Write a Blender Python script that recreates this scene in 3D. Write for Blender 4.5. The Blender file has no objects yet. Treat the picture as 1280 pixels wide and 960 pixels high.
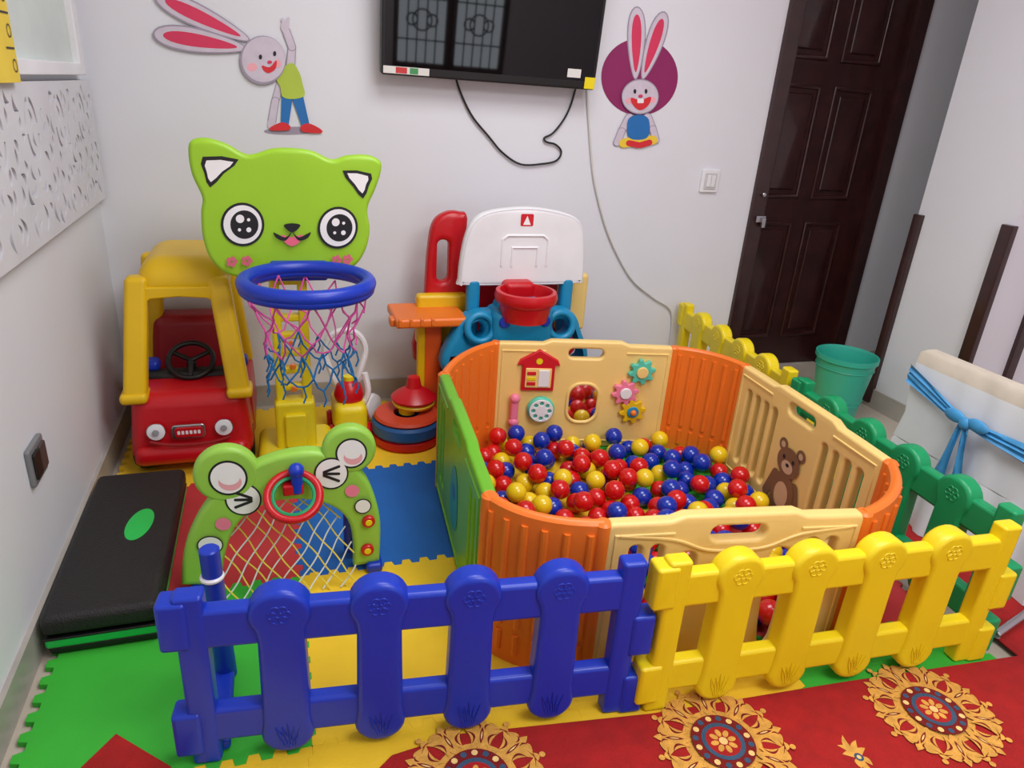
import bpy, bmesh, math, random
import numpy as np
from mathutils import Vector, Matrix
from mathutils.geometry import tessellate_polygon
random.seed(7)
sc=bpy.context.scene
V=Vector
def lin(c):
    return tuple(((x/255)/12.92 if x/255<=.04045 else ((x/255+.055)/1.055)**2.4) for x in c)
_m={}
def mat(name,rgb,rough=.4,var=.05,vs=6,bump=.03,bs=120,metal=0,emit=0,coat=0,trans=0,spec=.5):
    if name in _m: return _m[name]
    m=bpy.data.materials.new(name);m.use_nodes=True;nt=m.node_tree;b=nt.nodes['Principled BSDF']
    c=lin(rgb)
    tc=nt.nodes.new('ShaderNodeTexCoord')
    n=nt.nodes.new('ShaderNodeTexNoise');n.inputs['Scale'].default_value=vs;n.inputs['Detail'].default_value=3
    nt.links.new(tc.outputs['Object'],n.inputs['Vector'])
    r=nt.nodes.new('ShaderNodeValToRGB')
    r.color_ramp.elements[0].position=.3;r.color_ramp.elements[1].position=.7
    r.color_ramp.elements[0].color=(*[x*(1-var) for x in c],1)
    r.color_ramp.elements[1].color=(*[min(1,x*(1+var)) for x in c],1)
    nt.links.new(n.outputs['Fac'],r.inputs['Fac']);nt.links.new(r.outputs['Color'],b.inputs['Base Color'])
    b.inputs['Roughness'].default_value=rough;b.inputs['Metallic'].default_value=metal
    b.inputs['Specular IOR Level'].default_value=spec
    if coat: b.inputs['Coat Weight'].default_value=coat;b.inputs['Coat Roughness'].default_value=.08
    if trans: b.inputs['Transmission Weight'].default_value=trans
    if bump:
        n2=nt.nodes.new('ShaderNodeTexNoise');n2.inputs['Scale'].default_value=bs;n2.inputs['Detail'].default_value=2
        nt.links.new(tc.outputs['Object'],n2.inputs['Vector'])
        bp=nt.nodes.new('ShaderNodeBump');bp.inputs['Strength'].default_value=bump*4;bp.inputs['Distance'].default_value=.002
        nt.links.new(n2.outputs['Fac'],bp.inputs['Height']);nt.links.new(bp.outputs['Normal'],b.inputs['Normal'])
    if emit:
        b.inputs['Emission Color'].default_value=(*c,1);b.inputs['Emission Strength'].default_value=emit
    _m[name]=m;return m

class O:
    def __init__(s,name,flat=False): s.n=name;s.v=[];s.f=[];s.m=[];s.mats=[];s.flat=flat
    def mi(s,m):
        if m not in s.mats: s.mats.append(m)
        return s.mats.index(m)
    def add(s,vs,fs,m):
        o=len(s.v);k=s.mi(m);s.v+= [tuple(v) for v in vs]
        for f in fs: s.f.append([o+i for i in f]);s.m.append(k)
    def bm(s,b,m,M=None):
        if M is not None: b.transform(M)
        b.verts.index_update()
        s.add([v.co.copy() for v in b.verts],[[v.index for v in f.verts] for f in b.faces],m);b.free()
    def build(s,ang=38,wn=True):
        me=bpy.data.meshes.new(s.n);me.from_pydata(s.v,[],s.f);me.update()
        for m in s.mats: me.materials.append(m)
        me.polygons.foreach_set('material_index',s.m)
        if not s.flat:
            me.polygons.foreach_set('use_smooth',[True]*len(s.f))
            me.set_sharp_from_angle(angle=math.radians(ang))
        ob=bpy.data.objects.new(s.n,me);sc.collection.objects.link(ob)
        if wn and not s.flat:
            w=ob.modifiers.new('wn','WEIGHTED_NORMAL');w.keep_sharp=True
        return ob

def frame(P,X,Y):
    X=V(X).normalized();Y=V(Y).normalized();Z=X.cross(Y)
    return Matrix(((X.x,Y.x,Z.x,P[0]),(X.y,Y.y,Z.y,P[1]),(X.z,Y.z,Z.z,P[2]),(0,0,0,1)))
def wallM(y,x=0,z=0): return frame((x,y,z),(1,0,0),(0,0,1))
def panelM(P,Q,z=0):
    return frame((P[0],P[1],z),(Q[0]-P[0],Q[1]-P[1],0),(0,0,1))
def curve_mesh(o,cu,m,M):
    ob=bpy.data.objects.new('tmp',cu);sc.collection.objects.link(ob)
    dg=bpy.context.evaluated_depsgraph_get();dg.update()
    me=bpy.data.meshes.new_from_object(ob.evaluated_get(dg))
    b=bmesh.new();b.from_mesh(me);bmesh.ops.remove_doubles(b,verts=b.verts,dist=2e-5)
    o.bm(b,m,M)
    bpy.data.objects.remove(ob);bpy.data.curves.remove(cu);bpy.data.meshes.remove(me)
def plate(o,outer,holes,th,bev,M,m,nz=0):
    cu=bpy.data.curves.new('t','CURVE');cu.dimensions='2D';cu.fill_mode='BOTH'
    bev=min(bev,th/2*.98)
    cu.extrude=th/2-bev;cu.bevel_depth=bev;cu.bevel_resolution=2;cu.offset=-bev
    for pts in [outer]+list(holes):
        sp=cu.splines.new('POLY');sp.points.add(len(pts)-1)
        for i,p in enumerate(pts): sp.points[i].co=(p[0],p[1],0,1)
        sp.use_cyclic_u=True
    curve_mesh(o,cu,m,M@Matrix.Translation((0,0,nz)))
def flat(o,pts,M,m,nz=0):
    tri=tessellate_polygon([[V((p[0],p[1],0)) for p in pts]])
    vs=[M@V((p[0],p[1],nz)) for p in pts];fs=[]
    for t in tri:
        a,b,c=[V((pts[i][0],pts[i][1],0)) for i in t]
        fs.append(list(t) if (b-a).cross(c-a).z>0 else [t[0],t[2],t[1]])
    o.add(vs,fs,m)
def annulus(o,c,rx,ry,w,M,m,nz=0,n=32):
    vs=[];fs=[]
    for i in range(n):
        a=2*math.pi*i/n
        vs.append(M@V((c[0]+(rx-w)*math.cos(a),c[1]+(ry-w)*math.sin(a),nz)))
        vs.append(M@V((c[0]+rx*math.cos(a),c[1]+ry*math.sin(a),nz)))
    for i in range(n):
        j=(i+1)%n;fs.append([2*i,2*i+1,2*j+1,2*j])
    o.add(vs,fs,m)
def tubes(o,lines,r,m,M=None,cyc=False,smooth=False,res=2):
    cu=bpy.data.curves.new('t','CURVE');cu.dimensions='3D';cu.bevel_depth=r;cu.bevel_resolution=res;cu.use_fill_caps=True
    for L in lines:
        sp=cu.splines.new('NURBS' if smooth else 'POLY');sp.points.add(len(L)-1)
        for i,p in enumerate(L): sp.points[i].co=(p[0],p[1],p[2],1)
        sp.use_cyclic_u=cyc
        if smooth: sp.order_u=3;sp.use_endpoint_u=not cyc;sp.resolution_u=6
    curve_mesh(o,cu,m,M if M is not None else Matrix())
def circ(cx,cy,rx,ry=None,n=32,a0=0,a1=360,rot=0):
    ry=rx if ry is None else ry;full=(a1-a0)>=359.9;o=[]
    for i in range(n if full else n+1):
        a=math.radians(a0+(a1-a0)*i/n);x=rx*math.cos(a);y=ry*math.sin(a);c=math.cos(rot);s_=math.sin(rot)
        o.append((cx+x*c-y*s_,cy+x*s_+y*c))
    return o
def rr(x0,y0,x1,y1,r,n=5):
    o=[]
    for cx,cy,a in ((x1-r,y1-r,0),(x0+r,y1-r,90),(x0+r,y0+r,180),(x1-r,y0+r,270)):
        o+=circ(cx,cy,r,n=n,a0=a,a1=a+90)
    return o
def smo(p,n=6,closed=True):
    o=[];N=len(p)
    for i in range(N if closed else N-1):
        g=(lambda k:p[k%N]) if closed else (lambda k:p[max(0,min(N-1,k))])
        a,b,c,d=g(i-1),g(i),g(i+1),g(i+2)
        for j in range(n):
            t=j/n
            o.append(tuple(.5*((2*b[k])+(-a[k]+c[k])*t+(2*a[k]-5*b[k]+4*c[k]-d[k])*t*t+(-a[k]+3*b[k]-3*c[k]+d[k])*t**3) for k in range(len(b))))
    if not closed:o.append(tuple(p[-1]))
    return o
def box(o,c,s,m,bev=0,seg=3,M=None,rz=0):
    b=bmesh.new();bmesh.ops.create_cube(b,size=1)
    for v in b.verts: v.co=V((v.co.x*s[0],v.co.y*s[1],v.co.z*s[2]))
    if bev: bmesh.ops.bevel(b,geom=b.edges[:]+b.verts[:],offset=bev,segments=seg,profile=.5,affect='EDGES')
    T=Matrix.Translation(c)@Matrix.Rotation(rz,4,'Z')
    o.bm(b,m,(M@T) if M is not None else T)
def hexa(o,bot,top,m,bev=0,seg=3):
    b=bmesh.new();vs=[b.verts.new(p) for p in list(bot)+list(top)]
    for f in ([3,2,1,0],[4,5,6,7],[0,1,5,4],[1,2,6,5],[2,3,7,6],[3,0,4,7]): b.faces.new([vs[i] for i in f])
    bmesh.ops.recalc_face_normals(b,faces=b.faces)
    if bev: bmesh.ops.bevel(b,geom=b.edges[:]+b.verts[:],offset=bev,segments=seg,profile=.5,affect='EDGES')
    o.bm(b,m)
def sph(o,c,r,m,u=24,w=14,M=None):
    b=bmesh.new();bmesh.ops.create_uvsphere(b,u_segments=u,v_segments=w,radius=1)
    r=(r,r,r) if not hasattr(r,'__len__') else r
    for v in b.verts: v.co=V((v.co.x*r[0]+c[0],v.co.y*r[1]+c[1],v.co.z*r[2]+c[2]))
    o.bm(b,m,M)
def lathe(o,prof,c,m,axis=(0,0,1),n=32,close=False):
    A=V(axis).normalized();X=A.orthogonal().normalized();Y=A.cross(X)
    vs=[];fs=[];K=len(prof)
    for i in range(n):
        a=2*math.pi*i/n
        for r,z in prof: vs.append(V(c)+A*z+(X*math.cos(a)+Y*math.sin(a))*r)
    for i in range(n):
        j=(i+1)%n
        for k in range(K if close else K-1):
            l=(k+1)%K
            if prof[k][0]<1e-6 and prof[l][0]<1e-6: continue
            fs.append([i*K+k,j*K+k,j*K+l,i*K+l])
    b=bmesh.new();bv=[b.verts.new(v) for v in vs]
    for f in fs: b.faces.new([bv[q] for q in f])
    bmesh.ops.remove_doubles(b,verts=b.verts,dist=1e-6);bmesh.ops.recalc_face_normals(b,faces=b.faces)
    o.bm(b,m)
def torus(o,c,R,r,m,axis=(0,0,1),n=40,k=12):
    lathe(o,[(R+r*math.cos(2*math.pi*i/k),r*math.sin(2*math.pi*i/k)) for i in range(k)],c,m,axis,n,True)
def cyl(o,p,q,r,m,r2=None,n=24,bev=.003):
    p=V(p);q=V(q);h=(q-p).length;r2=r if r2 is None else r2;bv=min(bev,r*.5,h*.3)
    lathe(o,[(0,0),(r-bv,0),(r,bv),(r2,h-bv),(r2-bv,h),(0,h)],p,m,q-p,n)
def strip(o,pts,th,z0,z1,m):
    n=len(pts);L=[];R=[]
    for i,p in enumerate(pts):
        a=V(pts[max(0,i-1)]);b=V(pts[min(n-1,i+1)]);d=(b-a).normalized();nn=V((-d.y,d.x))
        L.append(V(p)+nn*th/2);R.append(V(p)-nn*th/2)
    loop=L+R[::-1];N=len(loop);bz=.008
    vs=[(p.x,p.y,z0) for p in loop]+[(p.x,p.y,z1-bz) for p in loop]
    cen=[V(pts[i]) for i in range(n)];cl=cen+cen[::-1]
    vs+=[tuple((loop[i]*.6+cl[i]*.4))+(z1-bz*.25,) for i in range(N)]
    vs+=[tuple((loop[i]*.2+cl[i]*.8))+(z1,) for i in range(N)]
    fs=[]
    for lev in range(3):
        for i in range(N):
            j=(i+1)%N;fs.append([lev*N+j,lev*N+i,(lev+1)*N+i,(lev+1)*N+j])
    for i in range(n-1):
        fs.append([3*N+i,3*N+i+1,3*N+N-2-i,3*N+N-1-i]);fs.append([i+1,i,N-1-i,N-2-i])
    b=bmesh.new();bv=[b.verts.new(v) for v in vs]
    for f in fs:
        try:b.faces.new([bv[q] for q in f])
        except: pass
    bmesh.ops.recalc_face_normals(b,faces=b.faces);o.bm(b,m)

# ---------------- materials
WALL=mat('wall_paint',(225,227,233),.5,.02,2,.03,60)
CEIL=mat('ceiling_paint',(240,240,240),.8)
BLK=mat('black_plastic',(14,14,15),.45)
WHT=mat('white_plastic',(235,235,238),.35)
CREAM=mat('cream_plastic',(243,208,128),.38,.03)
ORG=mat('orange_plastic',(238,120,36),.38,.04)
GPAN=mat('green_plastic',(104,178,36),.4)
LIME=mat('lime_plastic',(158,210,44),.38,.03)
BLUF=mat('blue_plastic',(16,54,182),.36,.05)
YELF=mat('yellow_plastic',(238,214,26),.36,.03)
GRNF=mat('emerald_plastic',(12,150,92),.38)
RED=mat('red_plastic',(196,12,26),.33)
DRED=mat('dark_red_plastic',(150,10,24),.4)
YCAR=mat('golden_plastic',(230,188,18),.38)
TEAL=mat('turquoise_plastic',(20,140,188),.36)
PINK=mat('pink_plastic',(240,130,160),.4)
HPINK=mat('pink_cord',(225,90,170),.8)
CBLUE=mat('blue_cord',(20,110,170),.8)
YCORD=mat('yellow_cord',(225,205,70),.8)
WCORD=mat('white_cord',(215,225,220),.8)
MINT=mat('mint_plastic',(90,200,175),.4)
SILV=mat('chrome',(190,190,195),.25,metal=1,bump=0)
MIRR=mat('toy_mirror',(235,235,240),.06,metal=1,bump=0,var=.01)
GREY=mat('grey_plastic',(150,150,155),.5)

# ---------------- room
LX=-.57;WY=2.8;RX=3.6;FY=-1.8;CZ=2.55
FLOORM=mat('floor_tile',(190,180,165),.25,.06,4)
f=O('floor',True);box(f,((LX+RX)/2,(FY+3.0)/2,-.05),(RX-LX+.4,3.0-FY+.4,.1),FLOORM);f.build()
c=O('ceiling',True);box(c,((LX+RX)/2,(FY+3.0)/2,CZ+.05),(RX-LX+.4,3.0-FY+.4,.1),CEIL);c.build()
DX0,DX1,DZ=2.13,2.80,1.98
w=O('wall_back',True);box(w,((LX+DX0)/2-.05,WY+.1,CZ/2),(DX0-LX+.1,.2,CZ),WALL);w.build()
w=O('wall_back_right',True);box(w,((DX1+RX)/2,WY+.1,CZ/2),(RX-DX1,.2,CZ),WALL);w.build()
w=O('wall_back_lintel',True);box(w,((DX0+DX1)/2,WY+.1,(DZ+CZ)/2),(DX1-DX0,.2,CZ-DZ),WALL);w.build()
w=O('wall_left',True);box(w,(LX-.05,.5,CZ/2),(.1,4.6,CZ),WALL);w.build()
w=O('wall_right',True);box(w,(RX+.05,.5,CZ/2),(.1,4.6,CZ),WALL);w.build()
w=O('wall_front',True)
WZ0,WZ1=.5,1.72
plate(w,[(LX,0),(RX,0),(RX,CZ),(LX,CZ)],[[(1.15,WZ0),(2.25,WZ0),(2.25,WZ1),(1.15,WZ1)]],.1,0.0001,wallM(FY-.05),WALL);w.build()
w=O('window_1')
IRON=mat('window_iron',(30,30,32),.5)
for i in range(2):
    x=1.15+.55*i
    plate(w,rr(x,WZ0,x+.55,WZ1,.01,2),[rr(x+.05,WZ0+.05,x+.5,WZ1-.05,.01,2)],.05,.004,wallM(FY-.05),mat('window_wood',(90,60,40),.4))
    L=[]
    for k in range(1,5): L.append([(x+.05+.09*k,FY-.05,WZ0+.05),(x+.05+.09*k,FY-.05,WZ1-.05)])
    for z in (.75,1.1,1.5): L.append([(x+.05,FY-.05,z),(x+.5,FY-.05,z)])
    tubes(w,L,.007,IRON)
    for z in (.92,1.3):
        torus(w,(x+.275,FY-.05,z),.09,.008,IRON,(0,1,0),24,6);torus(w,(x+.18,FY-.05,z),.05,.008,IRON,(0,1,0),24,6);torus(w,(x+.37,FY-.05,z),.05,.008,IRON,(0,1,0),24,6)
w.build()
SK=mat('skirting_marble',(172,166,158),.3,.12,8)
w=O('baseboard_back',True);box(w,((LX+DX0)/2,WY-.006,.045),(DX0-LX-.1,.012,.09),SK);box(w,((DX1+.06+RX)/2,WY-.006,.045),(RX-DX1-.06,.012,.09),SK);w.build()
w=O('baseboard_left',True);box(w,(LX+.006,.5,.045),(.012,4.5,.09),SK);w.build()
w=O('wall_pier',True);box(w,((2.62+RX)/2,2.145,CZ/2),(RX-2.62,.43,CZ),WALL);w.build()
w=O('baseboard_pier',True);box(w,((2.61+RX)/2,2.145,.045),(RX-2.61,.45,.09),SK);w.build()
DW=mat('dark_wood',(50,22,22),.3,.25,14,.05,40,coat=.3)
w=O('trim_1');box(w,(2.612,2.345,.455),(.03,.04,.87),DW,.004,2);w.build()
w=O('trim_2');box(w,(2.612,1.94,.47),(.03,.05,.90),DW,.004,2);w.build()
w=O('trim_3');box(w,(2.86,1.925,.45),(.05,.02,.86),DW,.004,2);w.build()
# door
d=O('door_1')
for x,wd in ((DX0+.0,.075),(DX1+.0,.075)):
    box(d,(x,WY-.005,DZ/2+.01),(wd,.03,DZ+.02),DW,.005,2)
box(d,((DX0+DX1)/2,WY-.005,DZ+.03),(DX1-DX0+.15,.03,.08),DW,.005,2)
box(d,(DX1-.01,WY+.06,DZ/2),(.03,.12,DZ),DW);box(d,(DX0+.01,WY+.06,DZ/2),(.03,.12,DZ),DW)
box(d,((DX0+DX1)/2,WY+.12,DZ/2),(DX1-DX0-.01,.04,DZ-.01),DW)
dm=(DX0+DX1)/2
for (z0,z1) in ((.16,.76),(.87,1.38),(1.48,1.85)):
    for sx in (-1,1):
        xa=dm+sx*.15
        plate(d,[(xa-.115,z0),(xa+.115,z0),(xa+.115,z1),(xa-.115,z1)],[[(xa-.095,z0+.02),(xa+.095,z0+.02),(xa+.095,z1-.02),(xa-.095,z1-.02)]],.02,.008,wallM(WY+.098),DW)
        plate(d,rr(xa-.075,z0+.04,xa+.075,z1-.04,.004,2),[],.016,.007,wallM(WY+.098),DW)
box(d,(2.14,WY-.028,.79),(.05,.016,.03),SILV,.003,2);box(d,(2.15,WY-.04,.775),(.02,.02,.045),SILV,.004,2)
cyl(d,(2.135,WY-.02,.9),(2.135,WY-.035,.9),.01,SILV)
d.build()
# ---------------- left wall lattice + board
SHM=frame((LX,0,0),(0,1,0),(0,0,1))
lat=O('carved_wall_panel')
LW=mat('lattice_white',(212,212,218),.5);SHADEG=mat('cutout_shade',(120,121,130),.7)
flat(lat,[(1.2,.83),(2.78,.83),(2.78,1.2),(1.2,1.2)],SHM,SHADEG,.004)  # grey sheet behind the cut-outs; their shade is put into its colour
holes=[]
def leaf(cx,cy,l,wd,ang,bend=.3):
    up=[];dn=[]
    for i in range(9):
        t=i/8;x=(t-.5)*l;h=math.sin(math.pi*t)**.8*wd/2;yb=bend*l*(4*(t-.5)**2-.5)
        up.append((x,yb+h));dn.append((x,yb-h))
    pts=up+dn[::-1][1:-1];c,s_=math.cos(ang),math.sin(ang)
    return [(cx+x*c-y*s_,cy+x*s_+y*c) for x,y in pts]
def arcband(cx,cy,rx,ry,w,a0,a1):
    o=[];n=10
    for i in range(n+1):
        a=math.radians(a0+(a1-a0)*i/n);o.append((cx+rx*math.cos(a),cy+ry*math.sin(a)))
    for i in range(n,-1,-1):
        a=math.radians(a0+(a1-a0)*i/n);o.append((cx+(rx-w)*math.cos(a),cy+(ry-w)*math.sin(a)))
    return o
def dens(p):
    o=[]
    for i in range(len(p)):
        a=p[i];b=p[(i+1)%len(p)];n=max(1,int(math.hypot(b[0]-a[0],b[1]-a[1])/.004))
        for k in range(n): o.append((a[0]+(b[0]-a[0])*k/n,a[1]+(b[1]-a[1])*k/n))
    return np.array(o)
HD=[]
def tryh(p):
    D=dens(p)
    if D[:,0].min()<1.21 or D[:,0].max()>2.77 or D[:,1].min()<.842 or D[:,1].max()>1.19: return
    for E in HD:
        if E[:,0].min()>D[:,0].max()+.01 or E[:,0].max()<D[:,0].min()-.01: continue
        if ((D[:,None,:]-E[None,:,:])**2).sum(2).min()<.007**2: return
        c_=E.mean(0)
    HD.append(D);holes.append(p)
def leaf2(cx,cy,l,wd,ang,b_):
    p=leaf(0,0,l,wd,ang,b_);mx=sum(q[0] for q in p)/len(p);my=sum(q[1] for q in p)/len(p)
    return [(cx+q[0]-mx,cy+q[1]-my) for q in p]
for i in range(6):
    y=1.29+i*.262
    for a0 in (8,98,188,278): tryh(arcband(y,1.095,.052,.074,.013,a0,a0+70))
    tryh(leaf2(y,1.118,.045,.017,1.5,.35));tryh(leaf2(y,1.07,.04,.016,1.8,-.35))
rnd=random.Random(11)
for i in range(17): tryh(leaf2(1.235+i*.092,.885,.07,.020,1.45+.25*math.sin(i*2.1),.38 if i%2 else -.38))
for i in range(17): tryh(leaf2(1.27+i*.092,.955,.052,.019,1.0+.8*math.sin(i*1.3),.3))
for i in range(700):
    tryh(leaf2(rnd.uniform(1.22,2.76),rnd.uniform(.86,1.18),rnd.uniform(.03,.055),rnd.uniform(.013,.02),rnd.uniform(.5,2.6),rnd.choice((-.35,.35,.1))))
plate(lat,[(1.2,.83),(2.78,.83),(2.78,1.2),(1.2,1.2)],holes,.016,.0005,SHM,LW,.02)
lat.build()
wb=O('whiteboard')
plate(wb,[(1.93,1.215),(2.74,1.215),(2.74,1.9),(1.93,1.9)],[[(2.0,1.25),(2.68,1.25),(2.68,1.85),(2.0,1.85)]],.03,.004,SHM,WHT,.016)
flat(wb,[(2.0,1.25),(2.68,1.25),(2.68,1.85),(2.0,1.85)],SHM,mat('board_glass',(206,218,212),.2,.06),.012)
wb.build()
gc=O('growth_chart_poster')
plate(gc,[(1.72,1.2),(1.99,1.2),(1.99,1.9),(1.72,1.9)],[],.006,.001,SHM,mat('yellow_paper',(235,205,60),.6),.042)
for k in range(6):
    annulus(gc,(1.965,1.235+.07*k),.014,.014,.003,SHM,BLK,.0465,20);flat(gc,rr(1.925,1.268+.07*k,1.98,1.272+.07*k,.001,2),SHM,BLK,.0466)
gc.build()
ol=O('wall_socket');OM=SHM@Matrix.Translation((.03,0,0))
plate(ol,rr(1.63,.335,1.735,.43,.008),[],.012,.004,OM,mat('socket_grey',(120,122,125),.35),.006)
plate(ol,rr(1.64,.35,1.68,.415,.005),[],.008,.002,OM,BLK,.014)
plate(ol,rr(1.685,.35,1.725,.415,.005),[],.008,.002,OM,mat('socket_dark',(70,60,58),.4),.014)
ol.build()
sw=O('light_switch')
plate(sw,rr(1.805,.90,1.895,1.0,.008),[],.012,.004,wallM(WY),WHT,.006)
plate(sw,rr(1.82,.915,1.88,.985,.004),[],.006,.002,wallM(WY),mat('switch_inner',(205,205,208),.4),.013)
plate(sw,rr(1.83,.925,1.848,.975,.003),[],.006,.002,wallM(WY),WHT,.017);plate(sw,rr(1.852,.925,1.87,.975,.003),[],.006,.002,wallM(WY),WHT,.017)
sw.build()
# ---------------- TV
tv=O('television')
T=frame((.39,2.735,1.285),(1,0,0),(0,-.10,1))
plate(tv,rr(0,0,.82,.475,.008),[],.05,.006,T,BLK)
plate(tv,rr(.2,.08,.62,.4,.01),[],.05,.01,T,BLK,-.03)
flat(tv,rr(.012,.03,.808,.465,.002),T,mat('tv_screen',(4,5,8),.03,bump=0,spec=.5),.0255)
flat(tv,rr(0.006,.006,.17,.03,.001),T,mat('sticker_white',(225,225,220),.4),.0262)
flat(tv,rr(.05,.008,.09,.028,.001),T,mat('sticker_red',(200,60,60),.4),.0266);flat(tv,rr(.10,.008,.13,.028,.001),T,mat('sticker_green',(70,150,90),.4),.0266)
flat(tv,rr(.70,.04,.755,.07,.001),T,mat('sticker_white',(225,225,220),.4),.0262)
flat(tv,rr(.775,.004,.818,.045,.001),T,mat('sticker_yellow',(240,220,20),.4),.0262)
tv.build()
cb=O('tv_power_cable')
tubes(cb,[smo([(.69,2.77,1.33),(.681,2.79,1.283),(.74,2.79,1.17),(.817,2.79,1.09),(.88,2.79,1.03),(.958,2.79,.99),(1.05,2.79,.995),(1.11,2.79,1.01),(1.128,2.79,1.045),(1.10,2.79,1.072),(1.06,2.79,1.08),(1.05,2.79,1.095),(1.085,2.79,1.115),(1.125,2.79,1.166),(1.15,2.79,1.22),(1.165,2.79,1.285),(1.165,2.77,1.33)],6,False)],.004,BLK)
cb.build()
cb=O('antenna_cable')
tubes(cb,[smo([(1.21,2.77,1.33),(1.215,2.79,1.285),(1.254,2.79,1.08),(1.29,2.79,.93),(1.361,2.79,.754),(1.44,2.79,.62),(1.533,2.79,.503),(1.65,2.79,.42),(1.76,2.79,.344),(1.78,2.79,.15)],6,False)],.004,mat('cable_cream',(214,212,206),.5))
cb.build()
# ---------------- wall decals
def amap(o,w,ax,ay): return lambda pts:[(w[0]+ax[0]*(p[0]-o[0])+ay[0]*(p[1]-o[1]),w[1]+ax[1]*(p[0]-o[0])+ay[1]*(p[1]-o[1])) for p in pts]
FUR=mat('decal_fur',(206,196,210),.6,.06,30);FURD=mat('decal_fur_shade',(158,148,166),.6)
EARP=mat('decal_ear_red',(214,52,92),.6);DBL=mat('decal_blue',(30,110,180),.6);DGR=mat('decal_green',(178,200,70),.6)
DRD=mat('decal_red',(215,40,50),.6);PUR=mat('decal_purple',(140,28,92),.6);DYE=mat('decal_yellow',(240,205,60),.6);DPK=mat('decal_pink',(240,170,180),.6)
WM=wallM(WY);DBLK=mat('decal_black',(25,25,30),.6);DWH=mat('decal_white',(244,244,244),.6)
def limb(p,q,w0,w1):
    d=V((q[0]-p[0],q[1]-p[1])).normalized();a=math.degrees(math.atan2(d.y,d.x))
    return circ(p[0],p[1],w0,n=8,a0=a+90,a1=a+270)+circ(q[0],q[1],w1,n=8,a0=a-90,a1=a+90)
class Art:
    def __init__(s,o,mp,M,base=.0015,step=.0004): s.o=o;s.mp=mp;s.M=M;s.z=base;s.st=step
    def __call__(s,pts,m): flat(s.o,s.mp(pts),s.M,m,s.z);s.z+=s.st
def fl(a,p,q,w0,w1):
    a(limb(p,q,w0+1,w1+1),FURD);a(limb(p,q,w0,w1),FUR)
def ear(a,p,q,w0,inner=True):
    d=V(q)-V(p);L=d.length;ang=math.atan2(d.y,d.x);c=(V(p)+V(q))/2
    def sh(sw,sl):
        o=[]
        for i in range(28):
            t=2*math.pi*i/28;x=L/2*sl*math.cos(t);y=w0*sw*math.sin(t)*(1+.35*math.cos(t));o.append((c.x+x*math.cos(ang)-y*math.sin(ang),c.y+x*math.sin(ang)+y*math.cos(ang)))
        return o
    a(sh(1.15,1.04),FURD);a(sh(1,1),FUR);a(sh(.6,.82),EARP)
rb=O('rabbit_wall_decal',True)
a=Art(rb,amap((340,90),(.025,1.264),(.00273,.0002),(-.00017,-.00266)),WM)
a(circ(366,163,36,5),FURD)
fl(a,(352,98),(344,125),4.5,4);fl(a,(344,125),(340,150),4,4.5);a(circ(339,154,5,7,16),FUR)
fl(a,(362,88),(364,60),5,4);fl(a,(364,60),(357,42),4,4);a(circ(355,36,5,7,14),FUR);a(limb((356,38),(352,28),2,1.8),FUR);a(limb((358,36),(359,27),2,1.8),FUR)
a(limb((359,118),(356,155),7,5),DBL);a(limb((371,118),(382,155),7,5),DBL)
a(smo([(338,158),(352,152),(362,156),(361,162),(340,162)],4),DRD);a(smo([(376,158),(386,154),(402,162),(402,167),(380,165)],4),DRD)
a(smo([(345,97),(352,86),(364,79),(373,90),(378,106),(380,119),(366,123),(353,120),(350,108)],5),DGR)
ear(a,(312,52),(210,5),11);ear(a,(308,62),(206,46),12)
a(circ(329,76,27.5,29),FURD);a(circ(330,75,26,27),FUR)
a(circ(316,84,6,5,14),DPK);a(circ(346,80,5,5,14),DPK)
a(circ(326,72,2,3,12),DBLK);a(circ(343,68,2,3,12),DBLK)
a(smo([(328,82),(337,84),(345,76),(344,86),(336,91),(330,88)],4),DRD);a(circ(337,78,3,2,10),EARP)
rb.build(wn=False)
rb=O('rabbit_wall_decal',True)
a=Art(rb,amap((800,97),(1.447,1.344),(.00359,.00025),(.00044,-.00296)),WM)
a(circ(800,97,48,48,48),PUR)
ear(a,(794,98),(796,13),9.5);ear(a,(803,98),(829,18),9.5)
fl(a,(786,148),(776,165),5,4);fl(a,(776,165),(770,180),4,4);fl(a,(809,148),(816,163),5,4);fl(a,(816,163),(820,178),4,4)
a(limb((797,178),(778,181),7,6),DYE);a(limb((797,178),(816,178),7,6),DYE)
a(smo([(784,150),(797,144),(810,150),(810,172),(797,177),(784,172)],5),DBL)
a(limb((785,181),(797,184),4,4),DRD);a(limb((800,184),(811,181),4,4),DRD)
a(circ(799,121,23.5,22.5),FURD);a(circ(799,121,22.5,21),FUR)
a(circ(785,126,4.5,4,12),DPK);a(circ(814,125,4.5,4,12),DPK)
a(circ(792,114,1.8,3,12),DBLK);a(circ(806,114,1.8,3,12),DBLK)
a(smo([(787,122),(799,125),(812,121),(809,132),(799,138),(790,132)],4),DRD);a(rr(795,123.5,803,129,1,2),DWH);a(circ(799,120,3,2,10),EARP)
rb.build(wn=False)
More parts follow.
